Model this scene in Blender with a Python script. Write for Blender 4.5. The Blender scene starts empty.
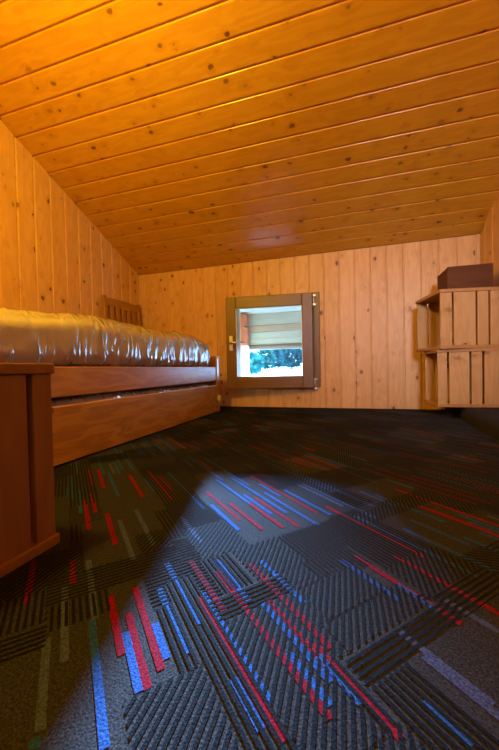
import bpy, bmesh, math, random
from mathutils import Vector, Matrix, noise
PI = math.pi
rnd = random.Random(11)
sc = bpy.context.scene
C = sc.collection

# ------------------------------------------------------------------ helpers
class MB:
    """collects shapes and links them as one mesh object"""
    def __init__(self):
        self.v = []; self.f = []; self.m = []; self.sm = []
    def add(self, vs, fs, mi=0, smooth=False):
        o = len(self.v)
        self.v += [tuple(p) for p in vs]
        for f in fs:
            self.f.append([i + o for i in f]); self.m.append(mi); self.sm.append(smooth)
    def box(self, lo, hi, mi=0):
        (a, b, c), (d, e, f) = lo, hi
        self.add([(a,b,c),(d,b,c),(d,e,c),(a,e,c),(a,b,f),(d,b,f),(d,e,f),(a,e,f)],
                 [(0,3,2,1),(4,5,6,7),(0,1,5,4),(1,2,6,5),(2,3,7,6),(3,0,4,7)], mi)
    def cbox(self, lo, hi, ch=0.002, mi=0):
        """box with chamfered edges"""
        bm = bmesh.new(); bmesh.ops.create_cube(bm, size=1)
        s = [hi[i]-lo[i] for i in range(3)]; c = [(hi[i]+lo[i])/2 for i in range(3)]
        for v in bm.verts: v.co = Vector((c[0]+v.co.x*s[0], c[1]+v.co.y*s[1], c[2]+v.co.z*s[2]))
        bmesh.ops.bevel(bm, geom=bm.edges[:], offset=min(ch, min(s)*0.4), segments=2, affect='EDGES', profile=0.5)
        bm.verts.index_update()
        self.add([v.co[:] for v in bm.verts], [[v.index for v in f.verts] for f in bm.faces], mi); bm.free()
    def tube(self, pts, rad, n=10, mi=0, cap=True):
        pts = [Vector(p) for p in pts]; rs = rad if isinstance(rad, (list, tuple)) else [rad]*len(pts)
        vs = []; fs = []
        up = Vector((0,0,1))
        for i, p in enumerate(pts):
            t = (pts[min(i+1,len(pts)-1)] - pts[max(i-1,0)]).normalized()
            a = t.cross(up if abs(t.z) < .95 else Vector((1,0,0))).normalized(); b = t.cross(a)
            for k in range(n):
                w = 2*PI*k/n; vs.append(p + (a*math.cos(w)+b*math.sin(w))*rs[i])
        for i in range(len(pts)-1):
            for k in range(n):
                fs.append((i*n+k, i*n+(k+1)%n, (i+1)*n+(k+1)%n, (i+1)*n+k))
        if cap: fs.append(tuple(range(n))[::-1]); fs.append(tuple((len(pts)-1)*n+k for k in range(n)))
        self.add(vs, fs, mi, True)
    def build(self, name, mats, parent=None, mtx=None):
        me = bpy.data.meshes.new(name); me.from_pydata(self.v, [], self.f)
        for m in (mats if isinstance(mats, (list, tuple)) else [mats]): me.materials.append(m)
        me.polygons.foreach_set('material_index', self.m); me.polygons.foreach_set('use_smooth', self.sm)
        me.update()
        o = bpy.data.objects.new(name, me); C.objects.link(o)
        if mtx is not None: o.matrix_world = mtx
        if parent: o.parent = parent
        return o

def fix_normals(o):
    bm = bmesh.new(); bm.from_mesh(o.data); bmesh.ops.recalc_face_normals(bm, faces=bm.faces[:]); bm.to_mesh(o.data); bm.free(); return o
def empty(name, label, cat, loc=(0,0,0), rotz=0, group=None):
    o = bpy.data.objects.new(name, None); C.objects.link(o); o.location = loc; o.rotation_euler = (0,0,rotz)
    o.empty_display_size = .1
    o['label'] = label; o['category'] = cat
    if group: o['group'] = group
    return o
def tag(o, label, cat, group=None):
    o['label'] = label; o['category'] = cat
    if group: o['group'] = group
    return o
def struct(o, label=None):
    o['kind'] = 'structure'
    if label: o['label'] = label
    return o

# ------------------------------------------------------------------ materials
class NT:
    def __init__(self, name):
        self.m = bpy.data.materials.new(name); self.m.use_nodes = True
        self.t = self.m.node_tree; self.t.nodes.clear()
        self.out = self.n('ShaderNodeOutputMaterial')
    def n(self, typ, **kw):
        x = self.t.nodes.new(typ)
        for k, v in kw.items():
            if k.startswith('i_'):
                key = k[2:]; key = int(key) if key.isdigit() else key.replace('_', ' ')
                self.set(x.inputs[key], v)
            else: setattr(x, k, v)
        return x
    def set(self, s, v):
        if hasattr(v, 'is_output'): self.t.links.new(v, s)
        else: s.default_value = v
    def math(self, op, a, b=0.0, c=None, clamp=False):
        x = self.n('ShaderNodeMath', operation=op, use_clamp=clamp); self.set(x.inputs[0], a); self.set(x.inputs[1], b)
        if c is not None: self.set(x.inputs[2], c)
        return x.outputs[0]
    def mix(self, f, a, b, blend='MIX'):
        x = self.n('ShaderNodeMix', data_type='RGBA', blend_type=blend); self.set(x.inputs[0], f); self.set(x.inputs[6], a); self.set(x.inputs[7], b)
        return x.outputs[2]
    def ramp(self, f, stops):
        x = self.n('ShaderNodeValToRGB'); self.set(x.inputs[0], f); e = x.color_ramp.elements
        while len(e) < len(stops): e.new(0.5)
        for q, (p, c) in zip(e, stops): q.position = p; q.color = (*c, 1) if len(c) == 3 else c
        return x.outputs[0]
    def smooth(self, x, lo, hi, a=0.0, b=1.0):
        q = self.n('ShaderNodeMapRange', interpolation_type='SMOOTHSTEP'); self.set(q.inputs[0], x)
        for i, v in zip((1,2,3,4), (lo,hi,a,b)): q.inputs[i].default_value = v
        return q.outputs[0]
    def surf(self, sh): self.t.links.new(sh, self.out.inputs[0]); return self.m
def c4(c): return (*c, 1)

def pine(name, axis='x', ring=.17, light=(.60,.31,.095), dark=(.40,.165,.035), knot=(.10,.03,.008), pitch=None, rough=.33, knots=1.0, spread=.16, bump=.15, spec=.5, kscale=1.0):
    """varnished knotty pine; grain runs along the given object axis; pitch = plank width along the second axis"""
    k = NT(name)
    co = k.n('ShaderNodeTexCoord').outputs['Object']
    sx = k.n('ShaderNodeSeparateXYZ'); k.set(sx.inputs[0], co); X, Y, Z = sx.outputs
    if axis == 'x': g, w, d = X, Y, Z
    elif axis == 'y': g, w, d = Y, X, Z
    else: g, w, d = Z, Y, X
    if pitch:
        pid = k.math('FLOOR', k.math('DIVIDE', w, pitch))
        wn = k.n('ShaderNodeTexWhiteNoise', noise_dimensions='1D'); k.set(wn.inputs['W'], pid)
        r1 = wn.outputs['Value']
        wn2 = k.n('ShaderNodeTexWhiteNoise', noise_dimensions='1D'); k.set(wn2.inputs['W'], k.math('ADD', pid, 71.3)); r2 = wn2.outputs['Value']
    else:
        r1 = k.n('ShaderNodeObjectInfo').outputs['Random']; r2 = k.math('FRACT', k.math('MULTIPLY', r1, 37.7))
    gs = k.math('ADD', g, k.math('MULTIPLY', r1, 23.0))
    ws = k.math('ADD', w, k.math('MULTIPLY', r2, 17.0))
    def vec(a, b, c): 
        q = k.n('ShaderNodeCombineXYZ'); k.set(q.inputs[0], a); k.set(q.inputs[1], b); k.set(q.inputs[2], c); return q.outputs[0]
    # knots: scattered cells, a share of them carries a knot
    kv = vec(k.math('MULTIPLY', gs, 11.5*kscale), k.math('MULTIPLY', ws, 17.0*kscale), k.math('MULTIPLY', d, 6.0))
    dn = k.n('ShaderNodeTexNoise', i_Scale=1.0, i_Detail=1.0); k.set(dn.inputs['Vector'], vec(k.math('MULTIPLY', gs, 55.0), k.math('MULTIPLY', ws, 80.0), k.math('MULTIPLY', d, 60.0)))
    dv = k.n('ShaderNodeVectorMath', operation='MULTIPLY_ADD'); k.set(dv.inputs[0], dn.outputs['Color']); dv.inputs[1].default_value = (.22,.22,0); k.set(dv.inputs[2], kv)
    vo = k.n('ShaderNodeTexVoronoi', feature='F1', i_Scale=1.0, i_Randomness=.95); k.set(vo.inputs['Vector'], dv.outputs[0])
    vs = k.n('ShaderNodeSeparateColor'); k.set(vs.inputs[0], vo.outputs['Color'])
    size = k.math('MULTIPLY', k.smooth(vs.outputs[0], .22, 1.0, .0, 1.0), .285*knots)
    rel = k.math('DIVIDE', vo.outputs['Distance'], k.math('ADD', size, .001))
    kn = k.smooth(rel, .55, 1.0, 1.0, 0.0); halo = k.smooth(rel, .8, 3.2, 1.0, 0.0)
    has = k.smooth(size, .02, .05)
    kn = k.math('MULTIPLY', kn, has); halo = k.math('MULTIPLY', halo, has)
    # growth rings, bent round the knots
    n1 = k.n('ShaderNodeTexNoise', i_Scale=1.0, i_Detail=3.0, i_Roughness=.55); k.set(n1.inputs['Vector'], vec(k.math('MULTIPLY', gs, 1.6), k.math('MULTIPLY', ws, 9.0), k.math('MULTIPLY', d, 9.0)))
    rings = k.math('SINE', k.math('ADD', k.math('MULTIPLY', n1.outputs['Fac'], 42.0), k.math('MULTIPLY', halo, 2.5)))
    n2 = k.n('ShaderNodeTexNoise', i_Scale=1.0, i_Detail=4.0, i_Roughness=.6); k.set(n2.inputs['Vector'], vec(k.math('MULTIPLY', gs, 4.0), k.math('MULTIPLY', ws, 160.0), k.math('MULTIPLY', d, 160.0)))
    f = k.math('ADD', k.math('MULTIPLY', k.math('ADD', rings, 1.0), ring), k.math('MULTIPLY', n2.outputs['Fac'], .45))
    f = k.math('ADD', f, k.math('MULTIPLY', k.math('SUBTRACT', r2, .5), spread*2), clamp=True)
    f = k.math('ADD', f, k.math('MULTIPLY', halo, .28), clamp=True)
    col = k.mix(f, c4(light), c4(dark))
    col = k.mix(k.math('MULTIPLY', kn, k.smooth(vs.outputs[1], .0, .8, .45, .95)), col, c4(knot))
    p = k.n('ShaderNodeBsdfPrincipled'); k.set(p.inputs['Base Color'], col)
    k.set(p.inputs['Roughness'], k.math('ADD', rough, k.math('MULTIPLY', n2.outputs['Fac'], .08))); p.inputs['Specular IOR Level'].default_value = spec
    b = k.n('ShaderNodeBump', i_Strength=bump, i_Distance=.002); k.set(b.inputs['Height'], k.math('SUBTRACT', n2.outputs['Fac'], halo)); k.set(p.inputs['Normal'], b.outputs[0])
    return k.surf(p.outputs[0])

def plain(name, col, rough=.5, metal=0.0, nz=0.0, scale=40, spec=.5):
    k = NT(name); p = k.n('ShaderNodeBsdfPrincipled', i_Roughness=rough, i_Metallic=metal); p.inputs['Specular IOR Level'].default_value = spec
    tc = k.n('ShaderNodeTexCoord')
    n = k.n('ShaderNodeTexNoise', i_Scale=scale, i_Detail=3.0); k.set(n.inputs['Vector'], tc.outputs['Object'])
    f = k.smooth(n.outputs['Fac'], .3, .7, 1-nz, 1+nz)
    k.set(p.inputs['Base Color'], k.mix(1.0, c4(col), k.n('ShaderNodeCombineColor').outputs[0] if False else f, 'MULTIPLY'))
    return k.surf(p.outputs[0])

def carpet(name, col, amp=.45):
    k = NT(name); tc = k.n('ShaderNodeTexCoord').outputs['Object']
    n = k.n('ShaderNodeTexNoise', i_Scale=380.0, i_Detail=2.0); k.set(n.inputs['Vector'], tc)
    v = k.n('ShaderNodeTexVoronoi', i_Scale=420.0); k.set(v.inputs['Vector'], tc)
    f = k.math('MULTIPLY', k.smooth(n.outputs['Fac'], .3, .7, 1-amp, 1+amp), k.smooth(v.outputs['Distance'], .1, .9, 1.15, .6))
    p = k.n('ShaderNodeBsdfPrincipled', i_Roughness=1.0); p.inputs['Specular IOR Level'].default_value = 0.0; p.inputs['Sheen Weight'].default_value = .024; p.inputs['Sheen Roughness'].default_value = .6
    k.set(p.inputs['Base Color'], k.mix(1.0, c4(col), f, 'MULTIPLY'))
    b = k.n('ShaderNodeBump', i_Strength=.3, i_Distance=.0015); k.set(b.inputs['Height'], n.outputs['Fac']); k.set(p.inputs['Normal'], b.outputs[0])
    return k.surf(p.outputs[0])

PITCH = .1215
M = {}
M['wall_pine'] = pine('wall_pine', 'x', light=(.66,.37,.17), dark=(.50,.25,.085), pitch=PITCH, rough=.42, spec=.35)
M['ceiling_pine'] = pine('ceiling_pine', 'x', light=(.62,.31,.022), dark=(.46,.19,.010), pitch=PITCH, rough=.26, kscale=1.05, spec=.8)
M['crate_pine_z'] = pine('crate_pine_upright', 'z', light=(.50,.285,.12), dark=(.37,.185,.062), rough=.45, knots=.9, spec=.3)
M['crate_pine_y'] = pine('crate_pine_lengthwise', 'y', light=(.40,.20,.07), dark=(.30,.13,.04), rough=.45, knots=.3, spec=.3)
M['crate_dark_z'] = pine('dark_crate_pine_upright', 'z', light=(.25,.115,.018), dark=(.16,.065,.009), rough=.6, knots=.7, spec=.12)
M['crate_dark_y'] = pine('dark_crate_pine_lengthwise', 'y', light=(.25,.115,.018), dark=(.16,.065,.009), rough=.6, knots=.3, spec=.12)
M['bed_wood'] = pine('bed_pine', 'y', light=(.56,.29,.040), dark=(.31,.13,.016), rough=.30, knots=.55, kscale=.6, ring=.26)
M['bed_wood_x'] = pine('bed_pine_across', 'x', light=(.56,.29,.040), dark=(.27,.115,.018), rough=.32, knots=.4)
M['bed_wood_z'] = pine('bed_pine_upright', 'z', light=(.56,.29,.040), dark=(.30,.125,.02), rough=.32, knots=.3)
M['chair_wood'] = pine('chair_beech', 'z', light=(.38,.165,.03), dark=(.26,.10,.018), rough=.35, knots=.0)
M['chair_wood_y'] = pine('chair_beech_across', 'y', light=(.38,.165,.03), dark=(.26,.10,.018), rough=.35, knots=.0)
M['mahogany'] = pine('mahogany', 'x', light=(.10,.032,.009), dark=(.05,.014,.006), rough=.6, knots=.0, spec=.15)
M['frame_wood_z'] = pine('window_wood_upright', 'z', light=(.19,.092,.024), dark=(.135,.06,.015), rough=.38, knots=.0)
M['frame_wood_x'] = pine('window_wood_across', 'x', light=(.19,.092,.024), dark=(.135,.06,.015), rough=.38, knots=.0)
M['metal'] = plain('brushed_metal', (.62,.62,.60), .35, .9)
M['seal'] = plain('pale_window_seal', (.75,.80,.78), .5)
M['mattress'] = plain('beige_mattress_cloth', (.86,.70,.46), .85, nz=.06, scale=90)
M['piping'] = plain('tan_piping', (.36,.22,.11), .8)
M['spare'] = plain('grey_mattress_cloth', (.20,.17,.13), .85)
M['dark'] = plain('dark_gap', (.02,.015,.01), .9)
M['eave'] = plain('whitewashed_boards', (.30,.37,.37), .7, nz=.05, scale=4)
M['eave_tan'] = plain('weathered_tan_board', (.29,.26,.22), .7, nz=.1, scale=6)
M['fascia'] = plain('dark_fascia', (.10,.085,.075), .6)
M['gutter'] = plain('zinc_gutter', (.22,.24,.24), .5, .2)
M['rafter'] = plain('red_brown_rafter', (.30,.09,.045), .6, nz=.15, scale=9)
M['white_render'] = plain('white_render', (.85,.86,.84), .8, nz=.03, scale=7)
M['bright_ground'] = plain('pale_gravel', (.82,.83,.84), .9, nz=.08, scale=1.5)
M['bark'] = plain('bark', (.16,.11,.08), .9, nz=.3)
M['outer'] = plain('outer_cladding', (.30,.20,.12), .8)
M['carpet_base'] = carpet('carpet_grey', (.0205,.0178,.0158))
M['carpet_mid'] = carpet('carpet_charcoal_grey', (.0145,.0126,.0112))
M['carpet_dark'] = carpet('carpet_black_thread', (.0048,.0042,.0038))
M['carpet_blue'] = carpet('carpet_blue_thread', (.013,.042,.130), .3)
M['carpet_blue_shade'] = carpet('carpet_blue_thread_shade', (.036,.043,.085), .3)  # blue thread as it looks in shade, the shade put into the colour
M['carpet_red'] = carpet('carpet_red_thread', (.125,.0014,.005), .3)

def leaf_mat(name, col):
    k = NT(name); oi = k.n('ShaderNodeTexCoord').outputs['Object']
    n = k.n('ShaderNodeTexNoise', i_Scale=3.0, i_Detail=2.0); k.set(n.inputs['Vector'], oi)
    c = k.mix(1.0, c4(col), k.smooth(n.outputs['Fac'], .3, .7, .55, 1.5), 'MULTIPLY')
    d = k.n('ShaderNodeBsdfDiffuse'); k.set(d.inputs[0], c); t = k.n('ShaderNodeBsdfTranslucent'); k.set(t.inputs[0], c)
    x = k.n('ShaderNodeMixShader', i_0=.5); k.set(x.inputs[1], d.outputs[0]); k.set(x.inputs[2], t.outputs[0])
    return k.surf(x.outputs[0])
M['leaf'] = leaf_mat('teal_leaves', (.02,.20,.19)); M['leaf2'] = leaf_mat('pale_teal_leaves', (.04,.30,.29)); M['leaf3'] = leaf_mat('deep_blue_green_leaves', (.015,.12,.14))

def glass_mat():
    k = NT('window_glass'); t = k.n('ShaderNodeBsdfTransparent', i_Color=(.93,.97,.97,1)); g = k.n('ShaderNodeBsdfGlossy', i_Roughness=.02)
    f = k.n('ShaderNodeFresnel', i_IOR=1.45); x = k.n('ShaderNodeMixShader'); k.set(x.inputs[0], f.outputs[0]); k.set(x.inputs[1], t.outputs[0]); k.set(x.inputs[2], g.outputs[0])
    return k.surf(x.outputs[0])
M['glass'] = glass_mat()
def wrap_mat():
    k = NT('clear_plastic_wrap'); tc = k.n('ShaderNodeTexCoord').outputs['Object']
    mp = k.n('ShaderNodeMapping'); k.set(mp.inputs[0], tc); mp.inputs['Scale'].default_value = (10, 22, 6)
    n = k.n('ShaderNodeTexNoise', noise_type='RIDGED_MULTIFRACTAL', i_Scale=1.0, i_Detail=3.0, i_Distortion=1.2); k.set(n.inputs['Vector'], mp.outputs[0])
    b = k.n('ShaderNodeBump', i_Strength=.9, i_Distance=.016); k.set(b.inputs['Height'], n.outputs['Fac'])
    t = k.n('ShaderNodeBsdfTransparent', i_Color=(.95,.95,.94,1))
    g = k.n('ShaderNodeBsdfGlossy', i_Roughness=.2); k.set(g.inputs['Normal'], b.outputs[0])
    d = k.n('ShaderNodeBsdfDiffuse', i_Color=(.82,.70,.54,1)); k.set(d.inputs['Normal'], b.outputs[0])
    f = k.n('ShaderNodeFresnel', i_IOR=1.5); k.set(f.inputs['Normal'], b.outputs[0])
    x0 = k.n('ShaderNodeMixShader', i_0=.40); k.set(x0.inputs[1], t.outputs[0]); k.set(x0.inputs[2], d.outputs[0])
    x = k.n('ShaderNodeMixShader'); k.set(x.inputs[0], k.math('MULTIPLY', f.outputs[0], 2.2, clamp=True)); k.set(x.inputs[1], x0.outputs[0]); k.set(x.inputs[2], g.outputs[0])
    return k.surf(x.outputs[0])
M['wrap'] = wrap_mat()
def clear_plastic():
    k = NT('clear_plastic'); t = k.n('ShaderNodeBsdfTransparent', i_Color=(.9,.9,.88,1)); p = k.n('ShaderNodeBsdfPrincipled', i_Roughness=.15); p.inputs['Base Color'].default_value = (.72,.66,.55,1)
    x = k.n('ShaderNodeMixShader', i_0=.6); k.set(x.inputs[1], t.outputs[0]); k.set(x.inputs[2], p.outputs[0]); return k.surf(x.outputs[0])
M['clear'] = clear_plastic()

# ------------------------------------------------------------------ room dimensions
XL, XR, YF, YB = -1.980, .920, 2.80, -1.10
ZC, SL = 1.287, .4332                      # ceiling height over the far wall, slope towards the back
def ceil_z(y): return ZC + SL*(YF - y)
CAMZ = .339

def planks(mb, w0, w1, spans, pitch=PITCH, thick=.022, breaks=()):
    """tongue-and-groove boarding: boards run along x, stacked along y from w0 to w1; face towards +z at z=0.
    spans(y) -> list of (x0, x1) kept at that y"""
    prof = [(0, -.009), (.0055, -.009), (.0068, -.0045), (.0085, -.0012), (.012, 0), (pitch-.005, 0), (pitch-.0022, -.0012), (pitch-.0004, -.003), (pitch-.0003, -.009)]
    ys = []
    i = math.floor(w0/pitch)
    while i*pitch < w1:
        for a, z in prof: ys.append((i*pitch+a, z))
        i += 1
    for b in breaks:
        for (ya, za), (yb, zb) in zip(ys, ys[1:]):
            if ya < b < yb:
                t = (b-ya)/(yb-ya); ys.append((b, za+(zb-za)*t)); break
        ys.sort()
    ys = [q for q in ys if w0-1e-6 <= q[0] <= w1+1e-6]
    for (ya, za), (yb, zb) in zip(ys, ys[1:]):
        ym = (ya+yb)/2
        sa, sb, sm = spans(ya), spans(yb), spans(ym)
        for k in range(len(sm)):
            pa = sa[k] if len(sa) == len(sm) else sm[k]; pb = sb[k] if len(sb) == len(sm) else sm[k]
            mb.add([(pa[0],ya,za),(pa[1],ya,za),(pb[1],yb,zb),(pb[0],yb,zb)], [(0,1,2,3)])

# --- ceiling: boards along X, from the far wall up the slope
L = math.hypot(1, SL)
cb = MB()
wtot = (YF-YB)*L
planks(cb, 0, wtot, lambda y: [(XL, XR)])
cb.box((XL-.15, -.05, -.20), (XR+.15, wtot+.1, -.0075))
d = Vector((0, -1, SL)).normalized()                      # up the slope, towards the camera
zin = Vector((1,0,0)).cross(d)                             # facing
# local x = +X (or -X) so that the face looks down into the room
xax = Vector((1,0,0)); nrm = xax.cross(d)
if nrm.z > 0: xax = -xax; nrm = xax.cross(d)
def frame(o, x, y, z): 
    m = Matrix((( x[0],y[0],z[0],o[0]),(x[1],y[1],z[1],o[1]),(x[2],y[2],z[2],o[2]),(0,0,0,1))); return m
if xax.x < 0:
    cb.v = [(-v[0], v[1], v[2]) for v in cb.v]; cb.f = [f[::-1] for f in cb.f]
ceiling = struct(cb.build('ceiling', M['ceiling_pine'], mtx=frame((0,YF,ZC), xax, d, nrm)))

# --- walls: boards upright (local x = world Z), local y = along the wall
WX0, WX1, WZ0, WZ1 = -.985, -.275, .215, .925               # window opening in the far wall
wf = MB()
OFF = 2.02                                                  # far wall local y = X + OFF
def far_spans(y):
    x = y - OFF
    return [(0, WZ0), (WZ1, ZC)] if WX0 < x < WX1 else [(0, ZC)]
planks(wf, XL+OFF, XR+OFF, far_spans, breaks=(WX0+OFF, WX1+OFF))
def slab(mb, x0, x1, y0, y1): mb.box((x0, y0, -.16), (x1, y1, -.0075))
slab(wf, -.2, ZC+.12, XL-.15+OFF, WX0+OFF); slab(wf, -.2, ZC+.12, WX1+OFF, XR+.15+OFF); slab(wf, -.2, WZ0, WX0+OFF, WX1+OFF); slab(wf, WZ1, ZC+.12, WX0+OFF, WX1+OFF)
# face towards -Y: x=Z, y=X -> z = Z x X = +Y, so mirror y
def flip_y(mb): mb.v = [(v[0], -v[1], v[2]) for v in mb.v]; mb.f = [f[::-1] for f in mb.f]
flip_y(wf)
wall_far = struct(wf.build('wall_far', M['wall_pine'], mtx=frame((-OFF, YF, 0), (0,0,1), (-1,0,0), (0,-1,0))))
# left wall: face +X ; x=Z, y=Y -> z = Z x Y = -X ; mirror y again
wl = MB(); OL = 1.235
planks(wl, YB+OL, YF+OL, lambda y: [(0, ceil_z(y-OL))]); 
def side_slab(mb, off):
    for a in range(8):
        y0 = YB + (YF-YB)*a/8; y1 = YB + (YF-YB)*(a+1)/8
        mb.add([(-.2,y0+off,-.0075),(ceil_z(y0)+.05,y0+off,-.0075),(ceil_z(y1)+.05,y1+off,-.0075),(-.2,y1+off,-.0075)], [(0,1,2,3)])
        mb.add([(-.2,y0+off,-.15),(ceil_z(y0)+.05,y0+off,-.15),(ceil_z(y1)+.05,y1+off,-.15),(-.2,y1+off,-.15)], [(3,2,1,0)])
side_slab(wl, OL); flip_y(wl)
wall_left = struct(wl.build('wall_left', M['wall_pine'], mtx=frame((XL, -OL, 0), (0,0,1), (0,-1,0), (1,0,0))))
# right wall: face -X ; x=Z, y=Y -> Z x Y = -X  ok
wr = MB(); ORR = 1.20
planks(wr, YB+ORR, YF+ORR, lambda y: [(0, ceil_z(y-ORR))]); side_slab(wr, ORR)
wall_right = struct(wr.build('wall_right', M['wall_pine'], mtx=frame((XR, -ORR, 0), (0,0,1), (0,1,0), (-1,0,0))))
# back wall: face +Y ; x=Z, y=X -> Z x X = +Y ok
wb = MB(); zb = ceil_z(YB)
QX0, QX1, QZ0, QZ1 = .14, .74, .85, 1.50                     # added, unseen window behind the camera, for a cool tint on the far wall
planks(wb, XL+OFF, XR+OFF, lambda y: [(0, QZ0), (QZ1, zb)] if QX0 < y-OFF < QX1 else [(0, zb)], breaks=(QX0+OFF, QX1+OFF))
slab(wb, -.2, zb+.1, XL-.15+OFF, QX0+OFF); slab(wb, -.2, zb+.1, QX1+OFF, XR+.15+OFF); slab(wb, -.2, QZ0, QX0+OFF, QX1+OFF); slab(wb, QZ1, zb+.1, QX0+OFF, QX1+OFF)
wall_back = struct(wb.build('wall_back', M['wall_pine'], mtx=frame((-OFF, YB, 0), (0,0,1), (1,0,0), (0,1,0))))

# ------------------------------------------------------------------ carpet floor
A = math.radians(46.2)
UD = Vector((-math.sin(A), math.cos(A))); VD = Vector((math.cos(A), math.sin(A)))
def uv(x, y): p = Vector((x, y)); return p.dot(UD), p.dot(VD)
def xy(u, v): return UD*u + VD*v
def clip(poly, rect):
    x0, y0, x1, y1 = rect
    for ax, lim, sg in ((0,x0,1),(0,x1,-1),(1,y0,1),(1,y1,-1)):
        out = []
        for i in range(len(poly)):
            a, b = poly[i], poly[(i+1) % len(poly)]
            da, db = sg*(a[ax]-lim), sg*(b[ax]-lim)
            if da >= 0: out.append(a)
            if (da >= 0) != (db >= 0):
                t = da/(da-db); out.append((a[0]+(b[0]-a[0])*t, a[1]+(b[1]-a[1])*t))
        poly = out
        if len(poly) < 3: return []
    return poly
ROOM = (XL, YB, XR, YF)
fl = MB()
fl.box((XL-.15, YB-.15, -.2), (XR+.15, YF+.15, 0), 0)
def subtract(poly, rects):
    """pieces of a convex (u, v) polygon outside the given (u0,u1,v0,v1) rectangles"""
    B = 1e3; pieces = [poly]
    for (a, b, c, d_) in rects:
        nxt = []
        for p in pieces:
            us = [q[0] for q in p]; vv = [q[1] for q in p]
            if max(us) <= a or min(us) >= b or max(vv) <= c or min(vv) >= d_: nxt.append(p); continue
            for r in ((-B,-B,a,B), (b,-B,B,B), (a,-B,b,c), (a,d_,b,B)):
                q = clip(p, r)
                if len(q) >= 3: nxt.append(q)
        pieces = nxt
    return pieces
def uvpoly(mb, poly, z, mi, rect, holes=()):
    for p in subtract(poly, holes):
        w = [xy(*q) for q in p]; w = clip([tuple(q) for q in w], rect)
        if len(w) < 3: continue
        ar = sum(w[i][0]*w[(i+1)%len(w)][1] - w[(i+1)%len(w)][0]*w[i][1] for i in range(len(w)))
        if abs(ar) < 1e-7: continue
        if ar < 0: w = w[::-1]
        mb.add([(q[0], q[1], z) for q in w], [tuple(range(len(w)))], mi)
def uvquad(mb, u0, u1, v0, v1, z, mi, rect, holes=()): uvpoly(mb, [(u0,v0),(u0,v1),(u1,v1),(u1,v0)], z, mi, rect, holes)
HP, HW = .0088, .0042
def hatch(mb, u0, u1, v0, v1, kind, z, rect, holes=()):
    if kind == 'along':
        v = v0 + .003
        while v < v1-HW: uvquad(mb, u0, u1, v, v+HW, z, 2, rect, holes); v += HP
    elif kind == 'across':
        u = u0 + .003
        while u < u1-HW: uvquad(mb, u, u+HW, v0, v1, z, 2, rect, holes); u += HP
    elif kind in ('diag', 'anti'):
        s = 1 if kind == 'diag' else -1
        per, wid = HP*1.42, HW*1.42
        cs = [u0 - s*v0, u0 - s*v1, u1 - s*v0, u1 - s*v1]; cc = min(cs)
        while cc < max(cs):
            big = 3
            p = clip([(cc-big, -s*big), (cc+big, s*big), (cc+wid+big, s*big), (cc+wid-big, -s*big)], (u0, v0, u1, v1))
            if len(p) >= 3: uvpoly(mb, p, z, 2, rect, holes)
            cc += per
    elif kind == 'plaid':
        hatch(mb, u0, u1, v0, v1, 'along', z, rect, holes); hatch(mb, u0, u1, v0, v1, 'across', z+.00005, rect, holes)

def inv(px, py):                                   # floor point read off the photograph (survey helper)
    F, yaw, pitch, roll = CAMP
    f, r, u = cam_axes(yaw, pitch, roll)
    dd = f + r*((px-249.5)/F) - u*((py-375)/F); t = -CAMZ/dd.z
    return dd.x*t, dd.y*t
CAMP = (327.137, -.296681, -.0184016, -.0204433)
def cam_axes(yaw, pitch, roll):
    f = Vector((math.sin(yaw)*math.cos(pitch), math.cos(yaw)*math.cos(pitch), math.sin(pitch)))
    r = Vector((math.cos(yaw), -math.sin(yaw), 0)); u = r.cross(f)
    return f, r*math.cos(roll)+u*math.sin(roll), -r*math.sin(roll)+u*math.cos(roll)

# the large plain and hatched fields of the foreground: (u0,u1,v0,v1,kind)
# base rows of blocks
kinds = ['plain']*6 + ['diag']*5 + ['anti']*2 + ['along']*4 + ['across']*4 + ['plaid']*2
FIX = [(.472,.522,-.16,-.032,'across'), (.522,.60,-.16,-.036,'along'), (.30,.472,-.20,.042,'plain'), (.472,.499,-.032,.042,'plain'), (.499,.553,-.032,.052,'along'),
       (.355,.548,.042,.100,'plain'), (.553,.622,-.036,.112,'across'), (.548,.553,.042,.1,'plain'), (.20,.355,.042,.128,'diag'), (.20,.52,.128,.172,'along'), (.20,.40,.172,.248,'diag'), (.355,.47,.100,.128,'along'),
       (.40,.45,.172,.30,'across'), (.05,.239,.335,.60,'plain'), (.239,.28,.27,.455,'across'), (.28,.33,.285,.44,'diag'), (.05,.239,.27,.335,'along'), (.20,.28,.248,.27,'along'),
       (.548,.90,.30,.505,'plain'), (.320,.485,.59,.785,'plain'), (.625,.82,.018,.172,'plain'), (.622,.70,.112,.172,'diag'), (.485,.535,.55,.80,'diag'), (.45,.55,.20,.26,'along'), (.45,.548,.26,.36,'diag'), (.45,.548,.36,.52,'along'), (.33,.40,.30,.42,'diag')]
blocks = []
cornersuv = [uv(x, y) for x in (XL, XR) for y in (YB, YF)]
U0, U1 = min(c[0] for c in cornersuv), max(c[0] for c in cornersuv); V0, V1 = min(c[1] for c in cornersuv), max(c[1] for c in cornersuv)
v = V0
while v < V1:
    w = rnd.choice((.07,.09,.11,.14,.17)); u = U0 - rnd.random()*.2
    while u < U1:
        l = rnd.choice((.08,.11,.15,.2,.26)); blocks.append((u, u+l, v, v+w, rnd.choice(kinds))); u += l
    v += w
def stripes_at(u0, u1, v, w, mi, mb=None): uvquad(mb or fl, u0, u1, v-w/2, v+w/2, .00025, mi, ROOM)
for (u0, u1, v0, v1, k) in blocks:
    x, y = xy((u0+u1)/2, (v0+v1)/2)
    if not (XL-.3 < x < XR+.3 and YB-.3 < y < YF+.3): continue
    if k != 'plain': hatch(fl, u0, u1, v0, v1, k, .0006, ROOM, [f[:4] for f in FIX])
    elif rnd.random() < .35: uvquad(fl, u0, u1, v0, v1, .00015, 1, ROOM, [f[:4] for f in FIX])
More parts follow.
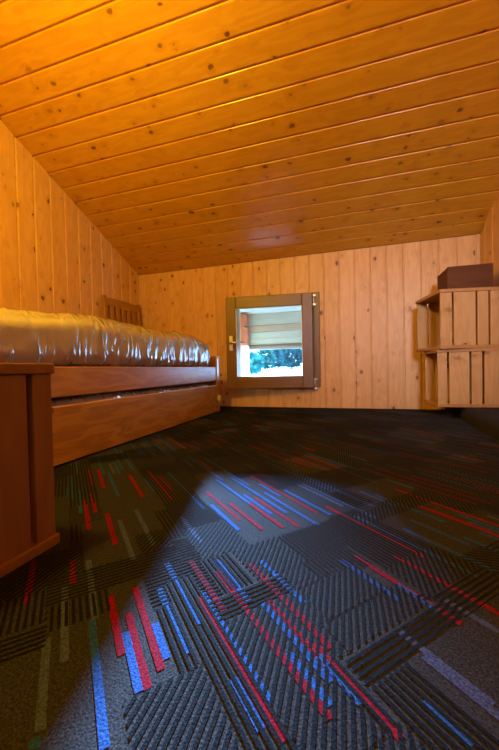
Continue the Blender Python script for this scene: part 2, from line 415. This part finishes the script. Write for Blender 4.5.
for (u0, u1, v0, v1, k) in FIX:
    if k != 'plain': hatch(fl, u0, u1, v0, v1, k, .0007, ROOM)
# coloured threads: explicit ones in the foreground, chance elsewhere
ST = [('r',(199.2,597.5),(281,744)),('b',(202.6,590.7),(269,704.8)),('r',(217.9,570.2),(328.7,720)),('b',(262.2,600.9),(330,682.7)),('r',(268.3,599),(330,670.7)),
      ('r',(250.3,563.4),(330,648.6)),('r',(190.7,560),(223,611)),('b',(166.8,563.4),(199,624.7)),('b',(160,587),(185.6,655)),('b',(233,679),(262,730)),('b',(216,560),(250,602.6)),('b',(262,560),(303,604)),
      ('b',(289,652),(330,706)),
      ('r',(110.7,595.8),(121,655.4)),('r',(129.5,612.8),(146.5,689.5)),('r',(136.3,587.3),(160,670.7)),('b',(126.7,631.5),(137.3,692.9)),('b',(93,620),(102.9,750)),('b',(155,623),(167,659)),
      ('s',(90.3,560),(93,620)),('s',(64.7,587),(64.7,662)),('s',(45,640),(42.6,730)),('r',(34,560),(27,604)),('r',(73,560),(73,584)),('b',(36,738),(34,750)),
      ('r',(395,555),(499,615)),('s',(395,635),(499,700)),('s',(445,600),(499,632)),('s',(425,655),(499,720)),('b',(425,700),(470,749)),('r',(320,640),(395,745)),('b',(320,655),(360,705)),
      ('r',(420,505),(499,538)),('r',(424,512),(499,530)),('b',(400,530),(499,570)),('b',(410,520),(470,545)),('r',(355,555),(460,625)),('b',(340,560),(400,600)),('b',(395,585),(440,610)),
      ('b',(215,480),(275,520)),('b',(228,478),(290,512)),('r',(230,503),(262,530)),('r',(250,503),(282,528)),('b',(263,493),(320,525)),('b',(210,505),(240,530)),('b',(285,490),(330,515)),('r',(248,445),(290,460)),('r',(330,505),(420,560)),
      ('r',(98,470),(104,488)),('r',(90,470),(92,485)),('r',(109,513),(113,545)),('r',(86,500),(88,530)),('s',(135,510),(155,545)),('s',(120,520),(133,560)),('r',(130,475),(142,497)),('r',(150,470),(168,500))]
ex = []
for kx, a, b in ST:
    ua, va = uv(*inv(*a)); ub, vb = uv(*inv(*b)); vm = (va+vb)/2
    mi = {'r':5,'b':3,'s':4}[kx]; lo, hi = min(ua,ub), max(ua,ub)
    uvquad(fl, lo, hi, vm-.0046, vm+.0046, .00035 + len(ex)*2e-6, mi, ROOM); ex.append((lo, hi, vm))
v = V0
while v < V1:
    u = U0 + rnd.random()*.3
    while u < U1:
        l = rnd.uniform(.08, .36); gap = rnd.uniform(.05, .9)
        pm = xy(u+l/2, v); near = pm.y < .62
        if not near and not any(lo-.05 < u+l and u < hi+.05 and abs(v-vm) < .011 for lo, hi, vm in ex):
            q = rnd.random(); mi = 5 if q < .36 else (3 if q < .8 else 4)
            stripes_at(u, u+l, v, .0085, mi)
        u += l + gap
    v += .0155
floor = struct(fl.build('floor', [M['carpet_base'], M['carpet_mid'], M['carpet_dark'], M['carpet_blue'], M['carpet_blue_shade'], M['carpet_red']]))

# raised carpeted platform along the right wall
pf = MB()
PZ = .078
def pedge(y): return .615 + (y-1.65)*.065
prof = [(0,0),(.002,.045),(.008,.062),(.020,.073),(.038,PZ)]
NY = 24; ys = [YB + (YF-YB)*i/NY for i in range(NY+1)]
vs = []; fs = []
for y in ys:
    for a, z in prof: vs.append((pedge(y)+a, y, z))
    vs.append((XR, y, PZ))
n = len(prof)+1
for i in range(NY):
    for k in range(n-1): fs.append((i*n+k, i*n+k+1, (i+1)*n+k+1, (i+1)*n+k))
pf.add(vs, [f[::-1] for f in fs], 0, True)
for (u0, u1, v0, v1, k) in blocks:
    x, y = xy((u0+u1)/2, (v0+v1)/2)
    if k != 'plain' and x > .5 and y > .3: hatch(pf, u0+.3, u1+.3, v0, v1, k, PZ+.0005, (.735, .3, XR, YF))
for i in range(45):
    y = rnd.uniform(.8, 2.7); x = rnd.uniform(.7, .9); u, v = uv(x, y); l = rnd.uniform(.08,.2)
    uvquad(pf, u, u+l, v-.004, v+.004, PZ+.0003, rnd.choice((3,5,4)), (.735,.3,XR,YF))
platform = struct(pf.build('floor_platform', [M['carpet_base'], M['carpet_mid'], M['carpet_dark'], M['carpet_blue'], M['carpet_blue_shade'], M['carpet_red']]))

# ------------------------------------------------------------------ window (sash ajar, hinged on the right)
win = bpy.data.objects.new('window_1', None); C.objects.link(win); win.location = (0, YF, 0); struct(win, 'small square brown wooden window standing ajar low in the far wall')
def framed(name, x0, x1, z0, z1, t, y0, y1, parent, mats, tb=None):
    tt, tbm = (tb or (t, t)); l, r = (t if isinstance(t, tuple) else (t, t))
    a = MB(); 
    a.cbox((x0,y0,z0),(x0+l,y1,z1),.004,0); a.cbox((x1-r,y0,z0),(x1,y1,z1),.004,0)
    a.cbox((x0+l,y0,z1-tt),(x1-r,y1,z1),.004,1); a.cbox((x0+l,y0,z0),(x1-r,y1,z0+tbm),.004,1)
    return a.build(name, mats, parent)
FW = [M['frame_wood_z'], M['frame_wood_x']]
framed('window_frame', -1.03, -.232, .176, .970, .058, -.014, .10, win, FW)
HX = -.288
sash = bpy.data.objects.new('sash_pivot', None)
sashm = MB()
# sash in hinge coordinates: x from 0 (hinge) to -W
W = .737
ang = math.radians(6.5)
def hinge(o): o.location = (HX, -.016, 0); o.rotation_euler = (0, 0, ang); return o
a = MB()
a.cbox((-W,-.052,.172),(-W+.088,0,.958),.006,0); a.cbox((-.088,-.052,.172),(0,0,.958),.006,0)
a.cbox((-W+.088,-.052,.858),(-.088,0,.958),.006,1); a.cbox((-W+.088,-.052,.172),(-.088,0,.274),.006,1)
sash = hinge(a.build('sash', FW, win)); bpy.data.objects.remove(bpy.data.objects['sash_pivot'])
g = MB()
for (x0,x1,z0,z1) in ((-W+.086,-.086,.856,.862),(-W+.086,-.086,.270,.276),(-W+.086,-W+.092,.276,.856),(-.092,-.086,.276,.856)): g.box((x0,-.046,z0),(x1,-.038,z1))
g.build('glazing_seal', M['seal'], sash)
g = MB(); g.box((-W+.084,-.030,.268),(-.084,-.024,.864)); g.build('pane', M['glass'], sash)
h = MB(); h.cbox((-W+.030,-.062,.50),(-W+.058,-.052,.625),.003)
h.tube([(-W+.044,-.060,.563),(-W+.044,-.100,.563)], .009, 12); h.tube([(-W+.040,-.100,.563),(-W+.075,-.104,.563),(-W+.165,-.100,.563)], [.010,.009,.008], 12)
h.build('handle', M['metal'], sash)['label'] = 'metal lever handle turned level'
for zc in (.90, .205):
    q = MB(); q.tube([(HX+.010,-.030,zc-.05),(HX+.010,-.030,zc+.05)], .010, 12); q.cbox((HX+.002,-.040,zc-.045),(HX+.030,-.014,zc-.030),.002); q.cbox((HX+.002,-.040,zc+.030),(HX+.030,-.014,zc+.045),.002)
    q.build('hinge', M['metal'], win)

win2 = bpy.data.objects.new('added_back_window', None); C.objects.link(win2); win2.location = (0, YB, 0); struct(win2, 'added brown wooden window, unseen, in the wall behind the camera')  # added along with the fill light, never in view
framed('window_frame', QX0-.03, QX1+.03, QZ0-.03, QZ1+.03, .07, -.10, .014, win2, FW)
g = MB(); g.box((QX0+.03, -.05, QZ0+.03), (QX1-.03, -.044, QZ1-.03)); g.build('pane', M['glass'], win2)
# ------------------------------------------------------------------ wooden crates
def crate(name, label, group, loc, rot, width, depth, height, mz, my, slats_front, tb=.020):
    """lies on its side: top board, base board, slatted front (-y), slatted back (+y), solid board end (+x), open end (-x)
    origin: front left bottom corner; x = width, y = depth"""
    t = empty(name, label, 'crate', loc, rot, group)
    b = MB(); b.cbox((-.006,-.006,0),(width+.004,depth+.006,tb),.0025); b.build('base_board', my, t)
    b = MB(); b.cbox((-.006,-.006,height-tb),(width+.004,depth+.006,height),.0025); b.build('top_board', my, t)
    th = .014
    x = 0
    for w in slats_front:
        if x >= width-.01: break
        x1 = min(x+w, width)
        o = MB(); o.cbox((0,0,tb),(x1-x,th,height-tb),.002); q = o.build('front_slat', mz, t); q.location.x = x
        x = x1 + .012
    x = 0
    for w in slats_front:
        if x >= width-.01: break
        x1 = min(x+w, width)
        o = MB(); o.cbox((0,0,tb),(x1-x,th,height-tb),.002); q = o.build('back_slat', mz, t); q.location = (x, depth-th, 0)
        x = x1 + .012
    o = MB(); o.cbox((width-.016, th, tb),(width, depth-th, height-tb),.002); o.build('end_board', mz, t)
    return t
lowz, h1, h2 = PZ+.001, .357, .362
crate('wooden_crate', 'pine slatted crate standing on the raised carpet, lower of the two stacked', 'pine crates stacked by the far right corner', (.522, 2.27, lowz), math.radians(4), .385, .27, h1, M['crate_pine_z'], M['crate_pine_y'], (.052,.110,.056,.125,.07))
crate('wooden_crate', 'pine slatted crate on top of the other one, under the dark brown box', 'pine crates stacked by the far right corner', (.534, 2.245, lowz+h1+.0005), math.radians(11), .372, .36, h2, M['crate_pine_z'], M['crate_pine_y'], (.066,.122,.060,.125,.07))
# near crate: front faces +X
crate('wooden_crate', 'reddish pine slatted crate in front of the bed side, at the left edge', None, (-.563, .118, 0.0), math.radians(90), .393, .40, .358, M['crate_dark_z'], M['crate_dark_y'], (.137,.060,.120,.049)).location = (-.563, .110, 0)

# dark box on the crates
bx = empty('wooden_box', 'small dark red-brown wooden box on top of the stacked crates', 'box', (.598, 2.352, lowz+h1+h2+.001), math.radians(2))
ztop = .158
o = MB(); o.cbox((0,0,0),(.252,.012,ztop),.003); o.build('front_board', M['mahogany'], bx)
o = MB(); o.cbox((0,.198,0),(.252,.21,ztop),.003); o.build('back_board', M['mahogany'], bx)
for x0 in (0, .24): o = MB(); o.cbox((x0,.012,0),(x0+.012,.198,ztop-.006),.003); o.build('side_board', M['mahogany'], bx)
o = MB(); o.cbox((.012,.012,0),(.24,.198,.010),.002); o.build('bottom_board', M['mahogany'], bx)
o = MB(); o.cbox((.014,.014,ztop-.02),(.238,.196,ztop-.008),.002); o.build('lid', M['mahogany'], bx)

# ------------------------------------------------------------------ bed
BX0, BX1, BY0, BY1 = -1.83, -1.010, .46, 2.48
bed = empty('bed', 'low pine single bed with trundle along the left wall', 'bed', (-1.4, 1.4, 0))
def rel(o, p): 
    o.matrix_parent_inverse = Matrix.Translation(p.location).inverted(); return o
def part(name, mb, m, p): return rel(mb.build(name, m, p), p)
o = MB(); o.cbox((BX1-.026, BY0+.07, .250),(BX1, 2.392, .362),.004); part('side_rail', o, M['bed_wood'], bed)
o = MB(); o.cbox((BX0, BY0+.07, .250),(BX0+.026, 2.392, .362),.004); part('side_rail', o, M['bed_wood'], bed)
for (x, y, z) in ((BX1-.055, 2.405, .447), (BX0, 2.405, .447), (BX1-.055, BY0, .355), (BX0, BY0, .355)):
    o = MB(); o.cbox((x, y, 0),(x+.057, y+.062, z),.006); part('post', o, M['bed_wood_z'], bed)
o = MB(); o.cbox((BX0+.057, 2.42, .10),(BX1-.055, 2.445, .405),.004); part('end_board', o, M['bed_wood_x'], bed)
o = MB(); o.cbox((BX0+.057, BY0+.02, .10),(BX1-.055, BY0+.045, .345),.004); part('end_board', o, M['bed_wood_x'], bed)
for i in range(12):
    y = .58 + i*.155; o = MB(); o.cbox((BX0+.026, y, .335),(BX1-.026, y+.07, .353),.002); part('slat', o, M['bed_wood_x'], bed)
tr = MB(); tr.cbox((BX1-.020, BY0+.08, .006),(BX1+.004, 2.388, .218),.004); tp = part('trundle_front', tr, M['bed_wood'], bed)
o = MB(); o.cbox((BX0+.06, BY0+.10, .02),(BX1-.021, 2.37, .04),.002); part('trundle_base', o, M['bed_wood'], bed)
# clear round plastic stop on the end post
kb = MB()
bm = bmesh.new(); bmesh.ops.create_uvsphere(bm, u_segments=20, v_segments=12, radius=1)
kb.add([(BX1+.014+v.co.x*.014, 2.425+v.co.y*.024, .108+v.co.z*.030) for v in bm.verts], [[q.index for q in f.verts] for f in bm.faces], 0, True); bm.free()
kb.tube([(BX1-.002,2.425,.108),(BX1+.02,2.425,.108)], .006, 10)
part('bumper_knob', kb, M['clear'], bed)['label'] = 'round clear plastic knob'
sp_ = MB(); sp_.cbox((BX1-.010, 2.418, .285),(BX1+.0045, 2.436, .425),.002); part('post_highlight', sp_, M['metal'], bed)['label'] = 'pale strip imitating window light on the post'  # pale sliver stands in for the window's reflection on the end post

def rbox(name, lo, hi, r, step, mat, parent=None, disp=None):
    """soft cornered block"""
    bm = bmesh.new(); lo = Vector(lo); hi = Vector(hi); c = (lo+hi)/2; s = (hi-lo)/2
    mb = MB(); vid = {}
    n = [max(2, round((hi[i]-lo[i])/step)) for i in range(3)]
    vs = []; fs = []
    def vert(i, j, k):
        key = (i,j,k)
        if key not in vid:
            p = Vector((lo.x+(hi.x-lo.x)*i/n[0], lo.y+(hi.y-lo.y)*j/n[1], lo.z+(hi.z-lo.z)*k/n[2]))
            q = Vector([min(max(p[a], lo[a]+r), hi[a]-r) for a in range(3)]); dd = p - q
            if dd.length > 1e-6: p = q + dd.normalized()*min(r, max(abs(dd.x),abs(dd.y),abs(dd.z)) if dd.length < r else r); nn = dd.normalized()
            else: nn = (p-c).normalized()
            if disp: p = p + disp(p, nn)
            vid[key] = len(vs); vs.append(p)
        return vid[key]
    for ax in range(3):
        u, w = (ax+1) % 3, (ax+2) % 3
        for side in (0, n[ax]):
            for i in range(n[u]):
                for j in range(n[w]):
                    q = []
                    for di, dj in ((0,0),(1,0),(1,1),(0,1)):
                        idx = [0,0,0]; idx[ax] = side; idx[u] = i+di; idx[w] = j+dj; q.append(vert(*idx))
                    fs.append(q if side else q[::-1])
    bm.free(); mb.add(vs, fs, 0, True)
    return mb.build(name, mat, parent)
def sag(p, nn):
    if p.z > .37: return min(1, (p.z-.37)/.17)*Vector((0,0,-.022*max(0, 1-((p.y-.75)/.35)**2) - .045*max(0,(p.y-2.05)/.28)**1.5 + .006*math.sin(p.y*7)))
    return Vector((0,0,0))
mat_ = rbox('mattress', (-1.815, .53, .366), (-1.035, 2.325, .556), .055, .026, M['mattress'], None, sag)
tag(mat_, 'beige mattress wrapped in clear crinkled plastic lying on the bed', 'mattress')
pp = MB()
for z in (.435, .487):
    x0, x1, y0, y1, r = -1.817, -1.033, .528, 2.327, .055
    path = []
    for (cx, cy, a0) in ((x1-r, y1-r, 0), (x0+r, y1-r, 90), (x0+r, y0+r, 180), (x1-r, y0+r, 270)):
        for s in range(7): w = math.radians(a0+15*s); path.append((cx+r*math.cos(w), cy+r*math.sin(w), z))
    path.append(path[0]); pp.tube(path, .005, 6)
pp.build('piping', M['piping'], mat_)['label'] = 'tan piping'
def crinkle(p, nn):
    dsp = sag(p, nn)
    q = Vector((p.x*5, p.y*11, p.z*4.5)); k = min(1, max(.25, (p.y-.8)/1.0))
    e = abs(noise.noise(q)) * 1.0 + .5*abs(noise.noise(q*2.3+Vector((3,1,7))))
    e2 = noise.noise(Vector((p.x*2.5, p.y*2.5, p.z*3+4)))
    return dsp + nn*max(.007, .014 + .022*k*(.5-e) + .006*e2)
wrap = rbox('plastic_wrap', (-1.823, .522, .3655), (-1.027, 2.333, .566), .055, .016, M['wrap'], mat_, lambda p, nn: crinkle(p, nn) if p.z > .372 else Vector((0,0,0)))
wrap['label'] = 'clear crinkled plastic wrap'
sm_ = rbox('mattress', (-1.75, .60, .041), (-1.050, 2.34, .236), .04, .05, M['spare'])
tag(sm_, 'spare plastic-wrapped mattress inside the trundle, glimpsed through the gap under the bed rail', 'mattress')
w2 = rbox('plastic_wrap', (-1.76, .59, .0405), (-1.040, 2.35, .243), .04, .02, M['wrap'], sm_, lambda p, nn: nn*.008*noise.noise(p*14) if p.z > .1 else Vector((0,0,0)))

# ------------------------------------------------------------------ folded chair against the left wall behind the mattress
ch = empty('folding_chair', 'brown slat-back wooden chair leaning on the left wall behind the mattress', 'chair', (-1.890, 2.51, 0))
ch.rotation_euler = (0, math.radians(-3.8), 0)
def cpart(name, mb, m): return mb.build(name, m, ch)
def cbx(x0,x1,y0,y1,z0,z1,name,m,c=.004):
    o = MB(); o.cbox((x0,y0,z0),(x1,y1,z1),c); return cpart(name, o, m)
cbx(-.012,.012,-.250,-.212,.012,.985,'back_post',M['chair_wood']); cbx(-.012,.012,.212,.250,.012,.985,'back_post',M['chair_wood'])
# curved top rail
o = MB(); n = 14
vs = []; fs = []
for i in range(n+1):
    t = i/n; y = -.212+.424*t; zt = .968 + .012*math.sin(PI*t) ; zb_ = .905 - .004*math.sin(PI*t); xx = -.008*math.sin(PI*t)
    vs += [(xx-.010,y,zb_),(xx+.010,y,zb_),(xx+.010,y,zt),(xx-.010,y,zt)]
for i in range(n):
    for k in range(4): fs.append((i*4+k, (i+1)*4+k, (i+1)*4+(k+1)%4, i*4+(k+1)%4))
fs += [(0,1,2,3),(n*4+3,n*4+2,n*4+1,n*4)]
o.add(vs, fs); fix_normals(cpart('top_rail', o, M['chair_wood_y']))
cbx(-.010,.010,-.212,.212,.56,.60,'lower_rail',M['chair_wood_y'])
for i in range(5):
    y = -.150 + i*.075; cbx(-.006,.006,y-.021,y+.021,.60,.905,'slat',M['chair_wood'],.002)
cbx(.013,.028,-.205,.205,.12,.50,'seat',M['chair_wood_y'])
for y in (-.200,.168): cbx(.029,.045,y,y+.032,.0065,.62,'leg',M['chair_wood'])
cbx(.030,.044,-.168,.168,.20,.235,'stretcher',M['chair_wood_y'])

# ------------------------------------------------------------------ outside: own eave, ground, shrubs
EY = 3.50
ez = lambda y: ZC - .04 + SL*(YF - y)
ev = bpy.data.objects.new('eave', None); C.objects.link(ev); struct(ev, 'whitewashed board underside and valance of the roof eave outside the window')
def sheet(mb, y0, y1, dz0, dz1, mi, x0=-4, x1=3):
    mb.add([(x0,y0,ez(y0)+dz0),(x1,y0,ez(y0)+dz0),(x1,y1,ez(y1)+dz0),(x0,y1,ez(y1)+dz0),(x0,y0,ez(y0)+dz1),(x1,y0,ez(y0)+dz1),(x1,y1,ez(y1)+dz1),(x0,y1,ez(y1)+dz1)],
           [(0,3,2,1),(4,5,6,7),(0,1,5,4),(1,2,6,5),(2,3,7,6),(3,0,4,7)], mi)
o = MB()
for i in range(5):
    y0 = YF+.16 + (EY-YF-.16)*i/5; sheet(o, y0, YF+.16 + (EY-YF-.16)*(i+1)/5-.006, 0, .03, 0)
sheet(o, YF+.14, EY+.05, .04, .14, 2)
zb0, zb1 = .600, ez(EY)+.02                                # valance of boards under the eave edge
nv = 5
for i in range(nv):
    z0 = zb0 + (zb1-zb0)*i/nv; z1 = zb0 + (zb1-zb0)*(i+1)/nv
    o.cbox((-4, EY+.004*(i%2), z0), (3, EY+.02+.004*(i%2), z1), .003, 1 if i in (2,) else 0)
o.build('eave_boards', [M['eave'], M['eave_tan'], M['outer']], ev)
o = MB(); o.cbox((-4, EY-.012, .578),(3, EY+.03, .600),.004); o.build('dark_batten', M['fascia'], ev)
o = MB(); o.cbox((-4, EY, .548),(3, EY+.022, .577),.004); o.build('drip_board', M['gutter'], ev)
RXX = -1.133
o = MB(); o.cbox((RXX-.065, EY-.07, .60),(RXX+.072, EY-.013, ez(EY)-.002),.006); o.build('bracket_post', M['rafter'], ev)
o = MB(); o.cbox((RXX-.065, EY-.07, -.4),(RXX+.072, EY-.013, .599),.006); o.build('white_post', M['white_render'], ev)
o = MB(); o.tube([(RXX+.05, EY-.10, .80),(RXX+.05, EY-.07, .80)], .014, 12); o.build('bolt', M['fascia'], ev)
# ground outside: pale slope rising to the right
gm = MB(); NX, NYg = 30, 40; vs = []; fs = []
for j in range(NYg+1):
    for i in range(NX+1):
        x = -26 + 40*i/NX; y = 2.97 + 32*(j/NYg)**1.4
        t = max(0, min(1, (y-6)/8)); slope = (x + .26*y)*.115 + .20
        z = -.30*(1-t) + t*slope + .05*noise.noise(Vector((x*.4,y*.4,0))) - .0*y
        if y > 16: z += (y-16)*.02
        vs.append((x,y,z))
for j in range(NYg):
    for i in range(NX): a_ = j*(NX+1)+i; fs.append((a_, a_+1, a_+NX+2, a_+NX+1))
gm.add(vs, fs, 0, True); ground = gm.build('ground', M['bright_ground']); struct(ground, 'pale sunlit slope outside the window')
def ground_z(x, y):
    t = max(0, min(1, (y-6)/8)); z = -.30*(1-t) + t*((x+.26*y)*.115+.20) + .05*noise.noise(Vector((x*.4,y*.4,0)))
    return z + (max(0, y-16))*.02
def shrub(x, y, hgt, rad, leaf, label, seed):
    rr = random.Random(seed); z0 = ground_z(x, y) - .05
    t = empty('shrub', label, 'shrub', (x, y, z0), rr.random()*6, 'shrubs on the slope beyond the window')
    o = MB(); o.tube([(0,0,0),(.03,.02,hgt*.4),(.0,.05,hgt*.75)], [.05,.04,.015], 7); o.build('trunk', M['bark'], t)
    o = MB()
    for i in range(900):
        a1 = rr.random()*2*PI; q = rr.random()**.5; zz = rr.random()
        rad_ = rad*q*(math.sin(PI*min(1,.15+.85*zz))**.6); p = Vector((rad_*math.cos(a1), rad_*math.sin(a1), hgt*(.12+.88*zz)))
        s = rr.uniform(.05,.12); n1 = Vector((rr.uniform(-1,1),rr.uniform(-1,1),rr.uniform(-.5,1))).normalized(); b1 = n1.orthogonal().normalized(); b2 = n1.cross(b1)
        o.add([p+b1*s, p+b2*s*.55+n1*s*.15, p-b1*s, p-b2*s*.55+n1*s*.15], [(0,1,2,3)])
    o.build('foliage', leaf, t)
ls = ['teal leafy shrub seen through the left of the window pane','pale teal shrub seen through the middle of the window pane','deep blue-green shrub seen through the right of the window pane']
spots = []
rs = random.Random(5)
for i in range(9):
    az = math.radians(-23.5 + 18.5*i/8); dist = 14.0 + (i % 3)*2.3
    spots.append((dist*math.sin(az), dist*math.cos(az), rs.uniform(.95,1.35), rs.uniform(.50,.58)))
where = ['behind the white post at the left of the window pane', 'left of centre in the window pane', 'in the middle of the window pane', 'right of centre in the window pane', 'at the right of the window pane']
for i, (x, y, hh, r) in enumerate(spots):
    shrub(x, y, hh, r, [M['leaf'], M['leaf2'], M['leaf3']][(i*2+i//3) % 3], 'leafy blue-green shrub outside, ' + where[min(4, i//2)], 40+i)
# added tree up the slope, blocks the sunbeam's right side; top behind valance
tx, ty = -4.88, 21.5; tz = ground_z(tx, ty) - .05
t = empty('sun_blocking_tree', 'added tall dark evergreen behind the shrubs, blocking part of the sunbeam', 'tree', (tx, ty, tz))
o = MB(); o.tube([(0,0,0),(0,0,2.0),(0,0,5.6)], [.09,.07,.01], 8); o.build('trunk', M['bark'], t)
o = MB(); rr = random.Random(9)
for i in range(2600):
    zz = rr.random(); q = rr.random()**.5; a1 = rr.random()*2*PI; rad_ = .62*(1-zz*.75)*q
    p = Vector((rad_*math.cos(a1), rad_*math.sin(a1), 1.2+4.4*zz - .25*q)); sz = rr.uniform(.06,.13); n1 = Vector((math.cos(a1), math.sin(a1), -.4)).normalized(); b2 = n1.cross(Vector((0,0,1))).normalized()
    o.add([p+n1*sz, p+b2*sz*.6, p-n1*sz*.6, p-b2*sz*.6+Vector((0,0,.04))], [(0,1,2,3)])
o.build('foliage', M['leaf3'], t)

# ------------------------------------------------------------------ light
w = bpy.data.worlds.new('World'); sc.world = w; w.use_nodes = True; nt = w.node_tree; nt.nodes.clear()
bg = nt.nodes.new('ShaderNodeBackground'); ow = nt.nodes.new('ShaderNodeOutputWorld'); nt.links.new(bg.outputs[0], ow.inputs[0])
geo = nt.nodes.new('ShaderNodeTexCoord'); sp = nt.nodes.new('ShaderNodeSeparateXYZ'); nt.links.new(geo.outputs['Generated'], sp.inputs[0])
rp = nt.nodes.new('ShaderNodeValToRGB'); nt.links.new(sp.outputs[2], rp.inputs[0])
e = rp.color_ramp.elements; e[0].position = 0.0; e[0].color = (.80,.92,1,1); e[1].position = .5; e[1].color = (.30,.55,1,1)
nt.links.new(rp.outputs[0], bg.inputs[0]); bg.inputs[1].default_value = 10.0

def light(name, typ, loc, energy, col, **kw):
    l = bpy.data.lights.new(name, typ); l.energy = energy; l.color = col
    for k, v in kw.items(): setattr(l, k, v)
    o = bpy.data.objects.new(name, l); C.objects.link(o); o.location = loc; return o
az, el = math.radians(14.0), math.radians(8.6)
sd = Vector((math.sin(az)*math.cos(el), -math.cos(az)*math.cos(el), -math.sin(el)))
s = light('sun', 'SUN', (-4, 12, 4), 190.0, (.24,.50,1.0), angle=math.radians(1.0)); s.rotation_euler = sd.to_track_quat('-Z', 'Y').to_euler()
p = light('window_daylight_portal', 'AREA', ((WX0+WX1)/2, YF+.12, (WZ0+WZ1)/2), 1, (1,1,1), shape='RECTANGLE', size=WX1-WX0, size_y=WZ1-WZ0)
p.data.cycles.is_portal = True; p.rotation_euler = (math.radians(-90), 0, 0)
light('ceiling_lamp', 'POINT', (-.88, .30, 1.72), 120, (1.0,.65,.03), shadow_soft_size=.09)

dl = light('added_back_fill', 'AREA', ((QX0+QX1)/2, YB+.03, (QZ0+QZ1)/2), 4.5, (.66,.76,1.0), shape='RECTANGLE', size=QX1-QX0-.1, size_y=QZ1-QZ0-.1, spread=math.radians(42))  # added fill with narrow spread, cools the right of the far wall
dl.rotation_euler = (Vector((.55, YF, .70)) - dl.location).to_track_quat('-Z', 'Z').to_euler()
# ------------------------------------------------------------------ camera
F, yaw, pitch, roll = CAMP
f, r, u = cam_axes(yaw, pitch, roll)
cam = bpy.data.cameras.new('camera'); co = bpy.data.objects.new('camera', cam); C.objects.link(co)
cam.sensor_fit = 'VERTICAL'; cam.sensor_height = 36; cam.sensor_width = 24; cam.lens = F/750*36; cam.clip_start = .01; cam.clip_end = 200
co.matrix_world = frame((0,0,CAMZ), r, u, -f); sc.camera = co
sc.view_settings.view_transform = 'Standard'; sc.view_settings.look = 'None'; sc.view_settings.gamma = 1; sc.view_settings.exposure = 0.0; sc.view_settings.use_curve_mapping = False
cy = sc.cycles; cy.max_bounces = 10; cy.diffuse_bounces = 5; cy.glossy_bounces = 4; cy.transparent_max_bounces = 16; cy.use_denoising = True; cy.sample_clamp_indirect = 6; cy.caustics_reflective = False; cy.caustics_refractive = False
